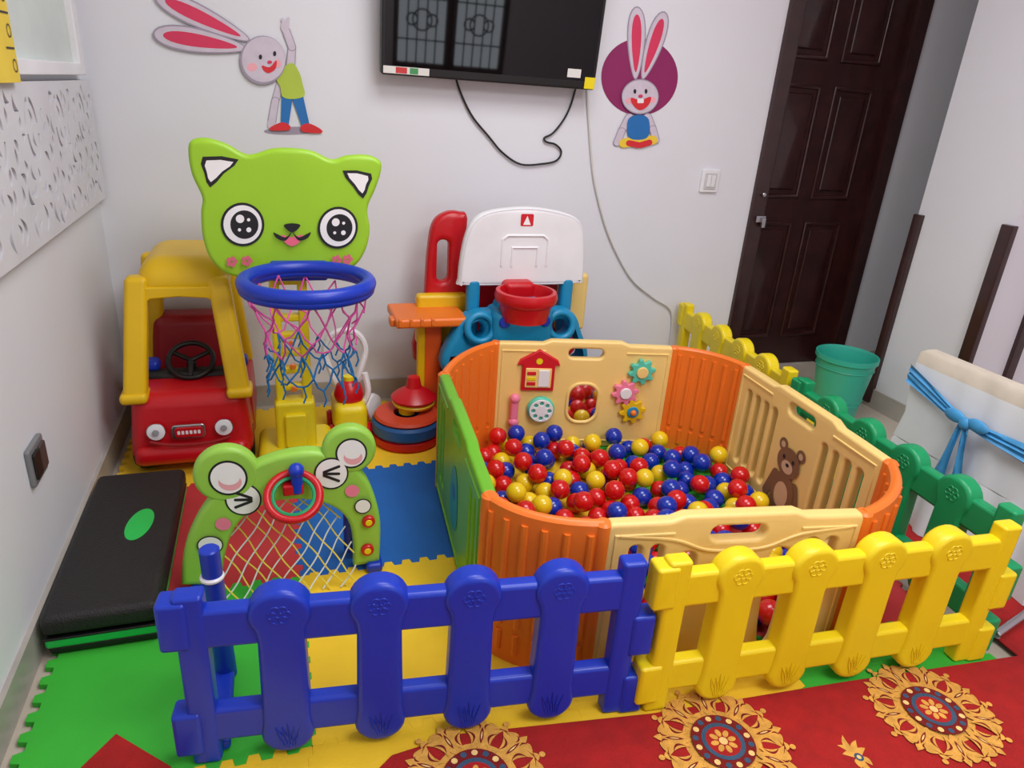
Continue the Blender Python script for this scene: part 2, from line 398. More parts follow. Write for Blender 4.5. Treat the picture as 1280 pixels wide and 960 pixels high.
# ---------------- mats
TS=.55;TX0=-.53;TY0=.525
XS=[TX0]+[.01+TS*i for i in range(0,5)]
MCOL={'g':mat('foam_green',(52,178,48),.75,.05,8,.1,300),'b':mat('foam_blue',(18,98,180),.75,.05,8,.1,300),'r':mat('foam_red',(196,52,56),.75,.05,8,.1,300),'y':mat('foam_yellow',(240,198,36),.75,.05,8,.1,300)}
rows=[("yyyg"+"-"),("gygr"+"-"),("rbyg"+"y"),("yyrby")]
mt=O('foam_play_mat')
def edge(p,q,along):
    pts=[];L=abs((q[0]-p[0]) if along=='x' else (q[1]-p[1]));n=22;sg=1 if ((q[0]-p[0]) if along=='x' else (q[1]-p[1]))>0 else -1
    a0=p[0] if along=='x' else p[1];cst=p[1] if along=='x' else p[0]
    for k in range(n):
        kk=k if sg>0 else n-1-k
        off=.009 if kk%2 else -.009
        if kk in(0,n-1): off=0
        s0=k/n*L;s1=(k+1)/n*L;e=.0025
        for s_ in (s0+e,s1-e):
            v=a0+sg*s_
            pts.append((v,cst+off) if along=='x' else (cst+off,v))
    return pts
for r_,row in enumerate(rows):
    for c_,ch in enumerate(row):
        if ch=='-' : continue
        x0,x1=XS[c_],XS[c_+1];y0=TY0+TS*r_;y1=y0+TS
        if y1>2.75: y1=2.75
        out=edge((x0,y0),(x1,y0),'x')+edge((x1,y0),(x1,y1),'y')+edge((x1,y1),(x0,y1),'x')+edge((x0,y1),(x0,y0),'y')
        plate(mt,out,[],.014,.0012,frame((0,0,0),(1,0,0),(0,1,0)),MCOL[ch],.007)
mt.build()
GZ=.014
# ---------------- carpet
CRED=mat('carpet_red',(166,20,20),.95,.14,25,.3,500);CGLD=mat('carpet_gold',(222,164,72),.95,.16,60,.3,500);CDK=mat('carpet_dark_red',(120,12,12),.95,.1,25,.3,500);CBL=mat('carpet_blue',(56,84,112),.95,.1,30,.3,500);CCR=mat('carpet_cream',(240,205,130),.95,.1,30,.3,500)
cp=O('floral_carpet',True);CM=frame((0,0,0),(1,0,0),(0,1,0));CZ0=.0185
edge_pts=[(-.57,-1.7),(3.5,-1.7),(3.5,1.55),(1.76,1.5),(1.73,.895),(1.6,.905),(1.2,.938),(.72,.97),(.3,1.025),(.16,1.01),(.02,.9),(-.2,.8),(-.57,.8)]
plate(cp,edge_pts,[],.004,.001,CM,CRED,CZ0-.002)
def medal(cx,cy,R,rot):
    z=[CZ0+.0006]
    def A(p,m): flat(cp,p,CM,m,z[0]);z[0]+=.00004
    def tr(p,t,sx=1): 
        c,s_=math.cos(t),math.sin(t);return [(cx+(x*c-y*sx*s_)*R,cy+(x*s_+y*sx*c)*R) for x,y in p]
    n=9
    A(circ(cx,cy,R*.62,n=40),CGLD)
    for i in range(n):
        t=rot+2*math.pi*i/n
        lob=leaf(.78,0,.62,.22,0,.0);A(tr(lob,t),CGLD)
        for sx in (-1,1):
            A(tr(leaf(.74,.17,.42,.18,.5,.35),t,sx),CGLD)
            A(tr(leaf(.90,.15,.24,.13,1.15,.4),t,sx),CGLD)
            A(tr(leaf(.72,.16,.26,.04,.5,.35),t,sx),CDK)
            A(tr(leaf(.93,.06,.13,.03,.5,.3),t,sx),CDK)
        A(tr(leaf(.76,0,.3,.06,0,0),t),CDK);A(tr(leaf(.76,0,.16,.025,0,0),t),CCR)
        A(circ(cx+R*1.08*math.cos(t+math.pi/n),cy+R*1.08*math.sin(t+math.pi/n),R*.05,n=8),CGLD)
        A(tr(leaf(.98,0,.16,.07,1.57,.2),t+math.pi/n),CGLD)
    A(circ(cx,cy,R*.5,n=32),CDK)
    for i in range(16):
        t=rot+2*math.pi*i/16;A(circ(cx+R*.43*math.cos(t),cy+R*.43*math.sin(t),R*.05,n=8),CBL if i%2 else CCR)
    A(circ(cx,cy,R*.34,n=32),CBL);A(circ(cx,cy,R*.27,n=32),CRED)
    for i in range(8):
        t=rot+2*math.pi*i/8;A(circ(cx+R*.15*math.cos(t),cy+R*.15*math.sin(t),R*.07,R*.045,10,rot=t),CGLD)
    A(circ(cx,cy,R*.07,n=12),CCR)
def spray(cx,cy,R,rot):
    z=[CZ0+.0006]
    def A(p,m): flat(cp,p,CM,m,z[0]);z[0]+=.00004
    for k,(a_,l) in enumerate(((0,1),(.5,.8),(-.5,.8),(1.0,.6),(-1.0,.6),(math.pi,.7),(2.5,.5),(-2.5,.5))):
        t=rot+a_;A(leaf(cx+R*l*.5*math.cos(t),cy+R*l*.5*math.sin(t),R*l,R*.26,t,.2*(1 if a_>0 else -1)),CGLD)
    A(circ(cx,cy,R*.18,n=12),CBL);A(circ(cx,cy,R*.09,n=10),CCR)
dxv=V((.5245,-.05));dyv=V((-.05,-.5245))*.62
for j in range(-1,4):
    for i in range(-2,5):
        p=V((.832,.912))+dxv*i+dyv*j
        off=dxv*.5 if j%2 else V((0,0))
        q=p+off
        if -.4<q.x<3.3 and q.y<1.25 and q.y>-.3:
            if q.x<1.7 and q.y>.93 and not (q.x<.4 and q.y<.99): continue
            if q.x<.15 and q.y>.75: continue
            medal(q.x,q.y- (.05 if j==0 else 0),.135 if j%2==0 else .10,.2*i)
for i in range(-1,3):
    p=V((.832,.912))+dxv*(i+.5);
    if p.x>.4: spray(p.x,p.y-.13,.055,1.57)
for p in ((2.1,1.2),(2.5,1.35),(2.9,1.1)): medal(p[0],p[1],.13,.3)
plate(cp,[(-.43,1.0),(-.43,1.1),(-.36,1.195),(-.25,1.09),(-.2,1.0)],[],.006,.001,CM,CRED,.019)
cp.build(wn=False)
# ---------------- fences
ZS=.945
def fence(name,P,Q,m,h=.42,sh=0):
    o=O(name);M=panelM(P,Q,GZ)@Matrix.Diagonal((1,ZS,1,1));L=(V(Q)-V(P)).length
    for z0,z1 in ((.295,.385),(.055,.14)):
        plate(o,rr(.02,z0,L-.02,z1,.012),[],.034,.009,M,m)
    for s in (.025,L-.03):
        plate(o,rr(s-.026,0,s+.026,h,.008),[],.04,.009,M,m)
    for s,z0 in ((-.006,.30),(-.006,.03),(L+.002,.17),(L+.002,.0)):
        plate(o,rr(s-.022,z0,s+.03,z0+.11,.008),[],.05,.009,M,m)
    for k in range(4):
        s=L*(k+1)/5+sh
        out=circ(s,.06,.05,n=12,a0=180,a1=360)+[(s+.045,.1),(s+.042,.3)]+circ(s,.365,.056,n=18,a0=-35,a1=215)+[(s-.042,.3),(s-.045,.1)]
        plate(o,out,[],.05,.012,M,m)
        for side in (-1,1):
            L3=[]
            for q in range(6):
                an=q*math.pi/3
                L3.append([(s+.013*math.cos(an)+.008*math.cos(b),.37+.013*math.sin(an)+.008*math.sin(b),side*.025) for b in [2*math.pi*i/10 for i in range(10)]])
            tubes(o,L3,.0018,m,M,True,res=1)
            G=[[(s+dx*.3,.03,side*.025),(s+dx*.8,.06,side*.026),(s+dx,.085+(.01 if dx==0 else 0),side*.025),(s+dx*.6+.004,.06,side*.026),(s+dx*.3+.006,.03,side*.025)] for dx in (-.022,-.01,.0,.012,.024)]
            tubes(o,G,.0015,m,M,False,res=1)
    return o
fa=fence('blue_picket_fence_panel',(-.207,1.105),(.672,1.01),BLUF)
cyl(fa,(-.16,1.31,GZ),(-.165,1.30,.36),.022,BLUF,.02);cyl(fa,(-.165,1.30,.285),(-.165,1.30,.295),.024,WHT);box(fa,(-.165,1.23,GZ+.012),(.045,.25,.024),BLUF,.008)
fa.build()
fence('yellow_picket_fence_panel',(.71,.997),(1.60,.935),YELF,sh=-.012).build()
fence('green_picket_fence_panel',(1.71,1.82),(1.65,.96),GRNF).build()
fence('yellow_picket_fence_panel',(1.80,2.74),(1.72,1.87),YELF).build()
# ---------------- playpen
A_=V((.42,1.28));B_=V((.626,1.125));C_=V((1.237,1.035));D_=V((1.50,1.22));F_=V((1.545,1.92));G_=V((1.38,2.13));H_=V((.73,2.27));I_=V((.48,2.0))
PH=.43
pen=O('baby_playpen')
def corner(P,Q,m):
    c=(P+Q)/2;cen=V((1.0,1.6));out=(c-cen).normalized()*.07;K=13;pts=[]
    mid=c+out
    for i in range(K):
        t=i/(K-1);p=P*(1-t)**2+mid*2*t*(1-t)+Q*t*t;pts.append(p)
    strip(pen,[tuple(p) for p in pts],.026,GZ,PH,m)
    for i in range(1,K-1,2):
        p=pts[i];d=(pts[i+1]-pts[i-1]).normalized();n=V((-d.y,d.x))
        for sd in (-1,1):
            q=p+n*sd*.012
            for z0,z1 in ((GZ+.03,.1),(.12,PH-.03)):
                tubes(pen,[[(q.x,q.y,z0),(q.x,q.y,z1)]],.0085,m,res=2)
    for p in (pts[0],pts[-1]):
        cyl(pen,(p.x,p.y,GZ),(p.x,p.y,PH-.002),.02,m,n=16,bev=.006)
corner(A_,B_,ORG);corner(C_,D_,ORG);corner(F_,G_,ORG);corner(H_,I_,ORG)
def slots(xs,z0,z1,wd=.03): return [rr(x-wd/2,z0,x+wd/2,z1,wd*.45,4) for x in xs]
def pan(P,Q,m,kind):
    d=(Q-P).normalized();P2=P+d*.005;Q2=Q-d*.005;L=(Q2-P2).length;M=panelM(P2,Q2,GZ);H=PH-GZ
    cx=L/2
    top=[(0,0),(L,0),(L,H-.012),(L-.01,H-.002),(L-.12,H),(cx+.16,H),(cx+.13,H+.012),(cx-.13,H+.012),(cx-.16,H),(.12,H),(.01,H-.002),(0,H-.012)]
    hs=[rr(cx-.065,H-.055,cx+.065,H-.018,.018,5)]
    if kind=='bars':
        hs+=slots([.07,.12,.17,.22],.07,H-.07,.026)+slots([L-.07,L-.12,L-.17,L-.22],.07,H-.07,.026)
    if kind=='front':
        hs+=slots([.07,.12],.07,H-.06,.028)+slots([L-.07,L-.12],.07,H-.06,.028)
        hs+=[smo([(cx-.13,H-.09),(cx-.10,H-.085),(cx-.09,H-.13),(cx-.11,.07),(cx-.15,.06),(cx-.15,H-.12)],4),smo([(cx+.13,H-.09),(cx+.10,H-.085),(cx+.09,H-.13),(cx+.11,.07),(cx+.15,.06),(cx+.15,H-.12)],4)]
    if kind=='green':
        hs+=slots([.08,.13],.08,H-.07,.026)+slots([L-.08,L-.13],.08,H-.07,.026)
    plate(pen,top,hs,.034,.009,M,m)
    for sd in (-1,1):
        tubes(pen,[[(.02,.03,sd*.017),(L-.02,.03,sd*.017),(L-.02,H-.03,sd*.017),(cx+.15,H-.03,sd*.017)],[(.02,.03,sd*.017),(.02,H-.03,sd*.017),(cx-.15,H-.03,sd*.017)]],.004,m,M,res=1)
    return M,L,H
M,L,H=pan(B_,C_,CREAM,'front')
tubes(pen,[smo([(.03,H-.03,.018),(L*.25,H-.045,.018),(L*.38,H-.075,.018),(L*.5,H-.08,.018),(L*.62,H-.075,.018),(L*.75,H-.045,.018),(L-.03,H-.03,.018)],5,False)],.004,CREAM,M,res=1)
M,L,H=pan(I_,A_,GPAN,'green')
flat(pen,smo([(L/2-.06,.12),(L/2,.08),(L/2+.06,.13),(L/2+.05,.24),(L/2,.28),(L/2-.05,.23)],5),M,mat('decal_teal',(40,150,150),.5),.0185)
flat(pen,circ(L/2,.2,.025,n=14),M,DBL,.019)
M,L,H=pan(F_,D_,CREAM,'bars')
BR=mat('bear_brown',(128,92,62),.6);BRL=mat('bear_tan',(205,172,138),.6)
bx=L/2
za=.0185
for pts,mm in [(circ(bx-.045,.26,.022,n=14),BR),(circ(bx+.045,.26,.022,n=14),BR),(circ(bx-.045,.26,.011,n=14),BRL),(circ(bx+.045,.26,.011,n=14),BRL),(limb((bx-.05,.15),(bx-.08,.07),.018,.016),BR),(limb((bx+.05,.15),(bx+.08,.07),.018,.016),BR),(limb((bx-.03,.07),(bx-.05,.02),.024,.022),BR),(limb((bx+.03,.07),(bx+.05,.02),.024,.022),BR),
    (circ(bx,.11,.058,.07),BR),(circ(bx,.215,.056,.05),BR),(circ(bx,.10,.034,.045),BRL),(circ(bx,.20,.028,.022),BRL),(circ(bx,.207,.009,.006,10),DBLK),(circ(bx-.024,.228,.006,.007,10),DBLK),(circ(bx+.024,.228,.006,.007,10),DBLK)]:
    flat(pen,pts,M,mm,za);za+=.0005
M,L,H=pan(H_,G_,CREAM,'back')
HR=mat('activity_red',(205,25,40),.35)
hx=.155
plate(pen,[(hx-.06,.235),(hx+.06,.235),(hx+.06,.335),(hx+.078,.335),(hx+.07,.355),(hx,.395),(hx-.07,.355),(hx-.078,.335),(hx-.06,.335)],[],.02,.005,M,HR,.02)
plate(pen,rr(hx-.048,.25,hx+.048,.325,.004),[],.01,.002,M,CREAM,.03)
plate(pen,rr(hx+.0,.255,hx+.04,.32,.003),[],.008,.002,M,WHT,.035)
for z in (.26,.28,.30): plate(pen,rr(hx-.042,z,hx-.01,z+.013,.002),[],.006,.001,M,HR if z!=.28 else YELF,.035)
flat(pen,circ(hx,.352,.012,n=14),M,YELF,.0312)
plate(pen,rr(.06,.10,.09,.21,.014),[],.03,.01,M,PINK,.03);sph(pen,(.075,.205,.035),(.02,.02,.016),PINK,16,10,M);sph(pen,(.075,.11,.035),(.02,.02,.016),PINK,16,10,M)
lathe(pen,[(0,0),(.05,0),(.052,.01),(.045,.02),(.02,.02),(.018,.026),(0,.026)],M@V((.175,.16,.017)),MINT,M.to_3x3()@V((0,0,1)))
plate(pen,circ(.175,.16,.045,n=30),[circ(.175+.03*math.cos(q*math.pi/4),.16+.03*math.sin(q*math.pi/4),.008,n=10) for q in range(8)],.006,.002,M,WHT,.041)
cx=L/2-.03
plate(pen,rr(cx-.03,.10,cx+.10,.27,.055,6),[rr(cx-.018,.112,cx+.088,.258,.045,6)],.012,.005,M,CREAM,.018)
flat(pen,rr(cx-.019,.111,cx+.089,.259,.045,6),M,MIRR,.0175)
def gear(c,R,m1,m2,n=8):
    pts=[]
    for i in range(n*8):
        t=2*math.pi*i/(n*8);pts.append((c[0]+(R+.16*R*math.tanh(2.5*math.sin(n*t)))*math.cos(t),c[1]+(R+.16*R*math.tanh(2.5*math.sin(n*t)))*math.sin(t)))
    plate(pen,pts,[],.018,.004,M,m1,.027);plate(pen,circ(c[0],c[1],R*.5,n=20),[],.01,.003,M,m2,.038)
gear((.54,.32),.044,MINT,CREAM);gear((.488,.235),.044,PINK,WHT);gear((.525,.16),.044,YCAR,TEAL)
sph(pen,M@V((.525,.16,.045)),.012,ORG,12,8)
pen.build()
# balls
poly=[A_,B_,C_,D_,F_,G_,H_,I_]
def inside(x,y,mg):
    n=len(poly)
    for i in range(n):
        a=poly[i];b=poly[(i+1)%n];e=b-a;cr=(e.x*(y-a.y)-e.y*(x-a.x))/e.length
        if cr<mg: return False
    return True
r=.0325;rg=np.random.RandomState(4)
cand=[]
while len(cand)<16000:
    x=rg.uniform(.4,1.56);y=rg.uniform(1.0,2.28)
    if inside(x,y,r+.024): cand.append((x,y))
cand=np.array(cand);ci=0
PA=np.zeros((0,3))
for k in range(238):
    C=cand[ci:ci+60];ci=(ci+60)%15900
    zz=np.full(len(C),GZ+r)
    if len(PA):
        d2=((C[:,None,:]-PA[None,:,:2])**2).sum(2);q=4*r*r-d2
        zz=np.maximum(zz,np.where(q>0,PA[None,:,2]+np.sqrt(np.maximum(q,0)),-1).max(1))
    j=int(np.argmin(zz));PA=np.vstack([PA,[C[j,0],C[j,1],zz[j]]])
BR_=mat('ball_red',(206,16,20),.22,.02,bump=0,coat=.3);BB=mat('ball_blue',(8,48,168),.22,.02,bump=0,coat=.3);BY=mat('ball_yellow',(234,200,26),.22,.02,bump=0,coat=.3);BT=mat('ball_teal',(70,170,190),.25,bump=0)
bo=O('ball_pit_balls')
b=bmesh.new();bmesh.ops.create_uvsphere(b,u_segments=24,v_segments=16,radius=r);b.verts.index_update()
sv=[v.co.copy() for v in b.verts];sf=[[v.index for v in f.verts] for f in b.faces];b.free()
for i,p in enumerate(PA):
    q=random.random();m=BR_ if q<.38 else BB if q<.74 else BY if q<.99 else BT
    R=Matrix.Rotation(random.random()*3,3,V((random.random(),random.random(),.3)).normalized())
    bo.add([R@v+V(p) for v in sv],sf,m)
bo.build(60,False)
# ---------------- step platform
st=O('aerobic_step')
G2=mat('step_green',(30,190,80),.4);RUB=mat('rubber_black',(22,20,22),.55,.1,40,.3,260)
cxs=-.425;y0,y1=1.455,2.10
box(st,(cxs,(y0+y1)/2,GZ+.012),(.225,y1-y0-.01,.024),BLK,.008)
box(st,(cxs,(y0+y1)/2,GZ+.036),(.234,y1-y0-.002,.03),G2,.008)
box(st,(cxs,(y0+y1)/2,GZ+.048),(.236,y1-y0+.001,.006),BLK,.002)
box(st,(cxs,(y0+y1)/2,GZ+.08),(.24,y1-y0,.055),RUB,.018,4)
flat(st,circ(-.39,1.80,.032,.075,32,rot=-.1),frame((0,0,0),(1,0,0),(0,1,0)),G2,GZ+.1083)
st.build()
# ---------------- toy car
car=O('toy_ride_on_car')
x0,x1=-.485,-.105;xm=(x0+x1)/2
def H8(xa,xb,ya,yb,za,zb,tx=0,ty0=0,ty1=0): return [(xa,ya,za),(xb,ya,za),(xb,yb,za),(xa,yb,za)],[(xa+tx,ya+ty0,zb),(xb-tx,ya+ty0,zb),(xb-tx,yb-ty1,zb),(xa+tx,yb-ty1,zb)]
bt,tp=H8(x0,x1,2.235,2.45,.06,.295,.02,.03,0);hexa(car,bt,tp,RED,.045,5)
bt,tp=H8(x0+.01,x1-.01,2.22,2.3,.06,.13,.01,.0,0);hexa(car,bt,tp,RED,.03,4)
tubes(car,[smo([(xm-.12,2.222,.155),(xm-.07,2.22,.142),(xm,2.219,.138),(xm+.07,2.22,.142),(xm+.12,2.222,.155)],5,False)],.005,DRED)
for xa in (x0,x1-.07):
    bt,tp=H8(xa,xa+.07,2.4,2.75,.06,.25,.005,0,.01);hexa(car,bt,tp,RED,.025,4)
bt,tp=H8(x0+.02,x1-.02,2.60,2.76,.06,.44,.03,.05,.0);hexa(car,bt,tp,DRED,.04,5)
box(car,(xm,2.55,.1),(.34,.3,.07),DRED,.01)
box(car,(xm,2.56,.20),(.24,.16,.05),BLUF,.02)
box(car,(xm,2.44,.29),(.3,.06,.05),BLK,.02)
torus(car,(xm,2.44,.345),.07,.009,BLK,(0,-.6,.8));cyl(car,(xm,2.46,.29),(xm,2.44,.345),.015,BLK)
for k in range(3):
    a_=k*2.09+.5;tubes(car,[[(xm,2.44,.345),(xm+.07*math.cos(a_),2.44+.056*math.sin(a_),.345+.042*math.sin(a_))]],.008,BLK)
bt,tp=H8(-.425,-.132,2.315,2.72,.60,.715,.03,.03,.05);hexa(car,bt,tp,YCAR,.055,6)
# rounded windscreen arch under the roof
for yy,th in ((2.345,.045),(2.69,.045)):
    WMx=wallM(yy)
    plate(car,[(xm-.145,.63),(xm-.15,.50),(xm-.135,.50)]+circ(xm-.06,.555,.062,.055,8,180,90)[0:0]+[(xm-.118,.54),(xm-.105,.575),(xm-.08,.592),(xm,.598),(xm+.08,.592),(xm+.105,.575),(xm+.118,.54),(xm+.135,.50),(xm+.15,.50),(xm+.145,.63)],[],th,.006,WMx,YCAR)
for sx in (-1,1):
    xt=xm+sx*.115;xb=xm+sx*.155
    def pil(yt,yb,w_=.034,zb=.27):
        hexa(car,[(xb-w_,yb-.035,zb),(xb+w_,yb-.035,zb),(xb+w_,yb+.035,zb),(xb-w_,yb+.035,zb)],[(xt-w_*.95,yt-.03,.66),(xt+w_*.95,yt-.03,.66),(xt+w_*.95,yt+.03,.66),(xt-w_*.95,yt+.03,.66)],YCAR,.016,4)
    pil(2.355,2.285);pil(2.68,2.71,zb=.24)
    box(car,(xb,2.29,.29),(.08,.09,.035),YCAR,.014)
    lathe(car,[(0,0),(.022,0),(.026,.004),(.026,.008),(0,.014)],(xm+sx*.10,2.232,.185),WHT,(0,-1,.15))
    torus(car,(xm+sx*.10,2.229,.185),.025,.004,SILV,(0,-1,.15),24,8)
    lathe(car,[(0,0),(.010,0),(.010,.003),(0,.004)],(xm+sx*.10,2.2185,.187),GREY,(0,-1,.15),16)
    lathe(car,[(0,-.035),(.055,-.035),(.068,-.02),(.068,.02),(.055,.035),(0,.035)],(xm+sx*.15,2.33,.07+GZ),BLK,(1,0,0))
    lathe(car,[(0,-.03),(.055,-.03),(.068,-.02),(.068,.02),(.055,.03),(0,.03)],(xm+sx*.15,2.68,.07+GZ),BLK,(1,0,0))
cm=wallM(2.232)
plate(car,rr(xm-.055,.155,xm+.045,.205,.012),[],.012,.004,cm,SILV,.002);plate(car,rr(xm-.046,.163,xm+.036,.197,.008),[],.008,.002,cm,RED,.008)
for k in range(6): flat(car,rr(xm-.038+k*.012,.174,xm-.03+k*.012,.187,.002,2),cm,WHT,.0125)
box(car,(xm+.14,2.47,.325),(.08,.06,.04),BLUF,.015);box(car,(xm-.14,2.47,.325),(.08,.06,.04),BLUF,.015)
car.build()
# ---------------- cat basketball stand
cat=O('cat_basketball_stand')
BM=wallM(2.25)
mp=amap((360,270),(.041,.87),(.00236,.00003),(-.00013,-.00246))
out=smo(mp([(247,200),(251,187),(268,184),(290,190),(314,201),(345,193),(385,194),(412,204),(432,199),(458,198),(474,205),(475,218),(469,238),(460,262),(464,290),(458,318),(441,338),(400,347),(330,347),(290,344),(268,325),(259,298),(258,268),(260,250),(250,225)]),5)
plate(cat,out,[],.04,.013,BM,LIME)
a=Art(cat,mp,BM,.0212,.0004)
a(smo([(263,204),(303,206),(286,222),(270,238),(264,222)],2),DBLK);a(smo([(267,208),(297,209),(284,220),(271,232),(267,221)],2),DWH)
a(smo([(426,216),(462,219),(460,233),(453,249),(440,235)],2),DBLK);a(smo([(432,219),(458,222),(456,232),(452,243),(442,232)],2),DWH)
for ex,ey in ((306,281),(422,285)):
    a(circ(ex,ey,25.5,26),DBLK);a(circ(ex,ey,22.5,23),DWH);a(circ(ex+2,ey,16.5,17),DBLK);a(circ(ex-3,ey-7,5,5,14),DWH);a(circ(ex+7,ey+6,3,3,12),DWH);a(circ(ex-4,ey+6,2,2,10),DWH);a(circ(ex+7,ey-6,2,2,10),DWH)
a(smo([(355,281),(365,279),(375,281),(371,287),(365,290),(359,287)],3),DBLK)
a(smo([(352,293),(364,296),(378,293),(374,302),(365,307),(356,302)],4),mat('tongue_pink',(245,110,140),.5))
for s_ in (-1,1):
    a(smo([(365,289),(365+s_*8,296),(365+s_*18,292),(365+s_*23,290),(365+s_*19,297),(365+s_*8,300)],4),DBLK)
for cx_,cy_ in ((292,325),(310,324),(421,325),(435,324)):
    for q in range(5): a(circ(cx_+4*math.cos(q*1.257),cy_+4*math.sin(q*1.257),3,3,8),mat('cheek_pink',(225,110,130),.5))
rc=(.080,2.03,.718)
torus(cat,rc,.172,.021,BLUF,(0,0,1),48,14);torus(cat,(rc[0],rc[1],.703),.172,.017,BLUF,(0,0,1),48,12)
plate(cat,rr(-.02,.675,.15,.735,.01),[],.03,.008,wallM(2.215),BLUF)
nr=12
def np_(k,i):
    rad=[.165,.145,.13,.12,.115,.12][k];z=[.69,.635,.58,.525,.475,.43][k]
    t=2*math.pi*(i+(.5 if k%2 else 0))/nr;jx=.014*math.sin(i*7.3+k*3);return (rc[0]+(rad+jx)*math.cos(t),rc[1]+(rad+jx)*math.sin(t),z+.014*math.sin(i*5.1+k*2))
def netl(k0,k1):
    L=[]
    for k in range(k0,k1):
        for i in range(nr):
            a0=np_(k,i);
            for j in ((i,i-1) if k%2==0 else (i,i+1)):
                b0=np_(k+1,j);m_=((a0[0]+b0[0])/2*1.0+.006*math.sin(i*3+k),(a0[1]+b0[1])/2,(a0[2]+b0[2])/2-.008);L.append([a0,m_,b0])
    return L
tubes(cat,netl(0,3),.0026,HPINK,res=1);tubes(cat,netl(3,5),.0028,CBLUE,res=1)
K=[]
for i in range(nr):
    for k in (3,5):
        p=np_(k,i);K.append([p,(p[0]+.006,p[1],p[2]-.03),(p[0]-.002,p[1],p[2]-.05)])
tubes(cat,K,.0028,CBLUE,res=1)
for dx in (-.042,.042):
    box(cat,(.03+dx,2.27,.40),(.03,.05,.62),YELF,.008)
for k in range(9): box(cat,(.03,2.27,.18+k*.06),(.07,.035,.022),YELF,.006)
box(cat,(.03,2.26,.16),(.13,.08,.2),YELF,.015);box(cat,(.03,2.27,GZ+.04),(.25,.28,.08),YELF,.03,5)
plate(cat,rr(-.005,.10,.065,.22,.01),[],.02,.006,wallM(2.215),YELF)
for z in (.3,.38,.46): cyl(cat,(.03,2.245,z),(.03,2.235,z),.01,ORG)
cat.build()
# ---------------- frog goal
fr=O('frog_soccer_goal')
GY=1.63;FM=wallM(GY);mpf=amap((360,640),(-.01,.222),(.00202,-.0002),(-.0001,-.0023))
out=smo(mpf([(232,728),(236,690),(248,655),(268,622),(294,598),(322,578),(355,566),(392,562),(425,572),(452,592),(468,622),(477,658),(478,712)]),4,False)+smo(mpf([(443,716),(442,685),(434,652),(410,631),(370,622),(330,629),(302,650),(286,684),(277,732)]),4,False)
out=[(p[0],max(p[1],GZ)) for p in out]
FG=mat('frog_green',(152,206,78),.4)
plate(fr,out,[],.045,.013,FM,FG)
a=Art(fr,mpf,FM,.0235,.0004)
for ex,ey,er in ((290,590,36),(434,561,32)):
    c=mpf([(ex,ey)])[0];R=er*.0021
    plate(fr,circ(c[0],c[1],R,n=36),[],.04,.012,FM,FG,.004)
    a2=Art(fr,mpf,FM,.0252,.0004);q=er/36
    a2(circ(ex+2,ey+2,22*q,21*q),DBLK);a2(circ(ex+2,ey+2,19.5*q,18.5*q),DWH);a2(circ(ex+4,ey+7,13*q,10*q),DPK);a2(circ(ex+3,ey+1,12*q,9*q),DWH)
for ex,ey,s_ in ((308,619,1),(412,588,-1)):
    a(circ(ex,ey,21,20),DBLK);a(circ(ex,ey,19,18),DWH)
    for q in (-1,0,1): a(limb((ex-s_*9,ey+q*9),(ex+s_*9,ey+q*2),1.7,1.7),DBLK)
a(circ(284,648,9,8,16),PINK);a(circ(438,610,9,8,16),PINK)
a(circ(268,674,15,12),DBLK);a(circ(268,674,13.5,10.5),DWH);a(circ(266,678,8,6),PINK);a(circ(452,630,11,10),DBLK);a(circ(452,630,9.5,8.5),DWH)
for k_,(ex,ey) in enumerate(((460,651),(460,690))):
    c=mpf([(ex,ey)])[0];cyl(fr,(c[0],GY-.02,c[1]),(c[0],GY-.035,c[1]),.017,RED);
    cyl(fr,(c[0],GY-.034,c[1]),(c[0],GY-.037,c[1]),.009,YELF)
hc=mpf([(366,606)])[0];hp=(hc[0]+.0,GY-.075,hc[1]+.008)
torus(fr,hp,.062,.010,RED,(0,-.6,.8),36,10);torus(fr,hp,.049,.005,GRNF,(0,-.6,.8),36,8)
box(fr,(hp[0],GY-.03,hc[1]+.01),(.05,.05,.03),RED,.006)
sph(fr,(hp[0]+.01,GY-.045,hc[1]+.062),(.019,.019,.019),BLUF);cyl(fr,(hp[0]+.01,GY-.045,hc[1]+.0),(hp[0]+.01,GY-.045,hc[1]+.055),.014,BLUF)
for xx in (-.235,.205):
    box(fr,(xx,GY+.08,GZ+.014),(.045,.24,.028),BLUF,.01)
cyl(fr,(.15,GY+.06,.03),(.15,GY+.06,.16),.018,BLUF)
def nety(z): return GY+.015-max(0,.20-z)*.55*1.0
LN=[[],[]]
for sgn in (-1,1):
    for k in range(-12,13):
        pts=[]
        for i in range(49):
            z=GZ+.004+.27*i/48;x=-.01+k*.042+sgn*(z-.13)*.8+.004*math.sin(z*60+k)
            if ((x+.012)/.168)**2+(max(0,z-.05)/.215)**2<1: pts.append((x,nety(z)+.01*math.sin(k*1.7+z*20),z))
        if len(pts)>2: LN[0 if sgn<0 else 1].append(pts)
tubes(fr,LN[0],.002,YCORD,res=1);tubes(fr,LN[1],.002,WCORD,res=1)
fr.build()
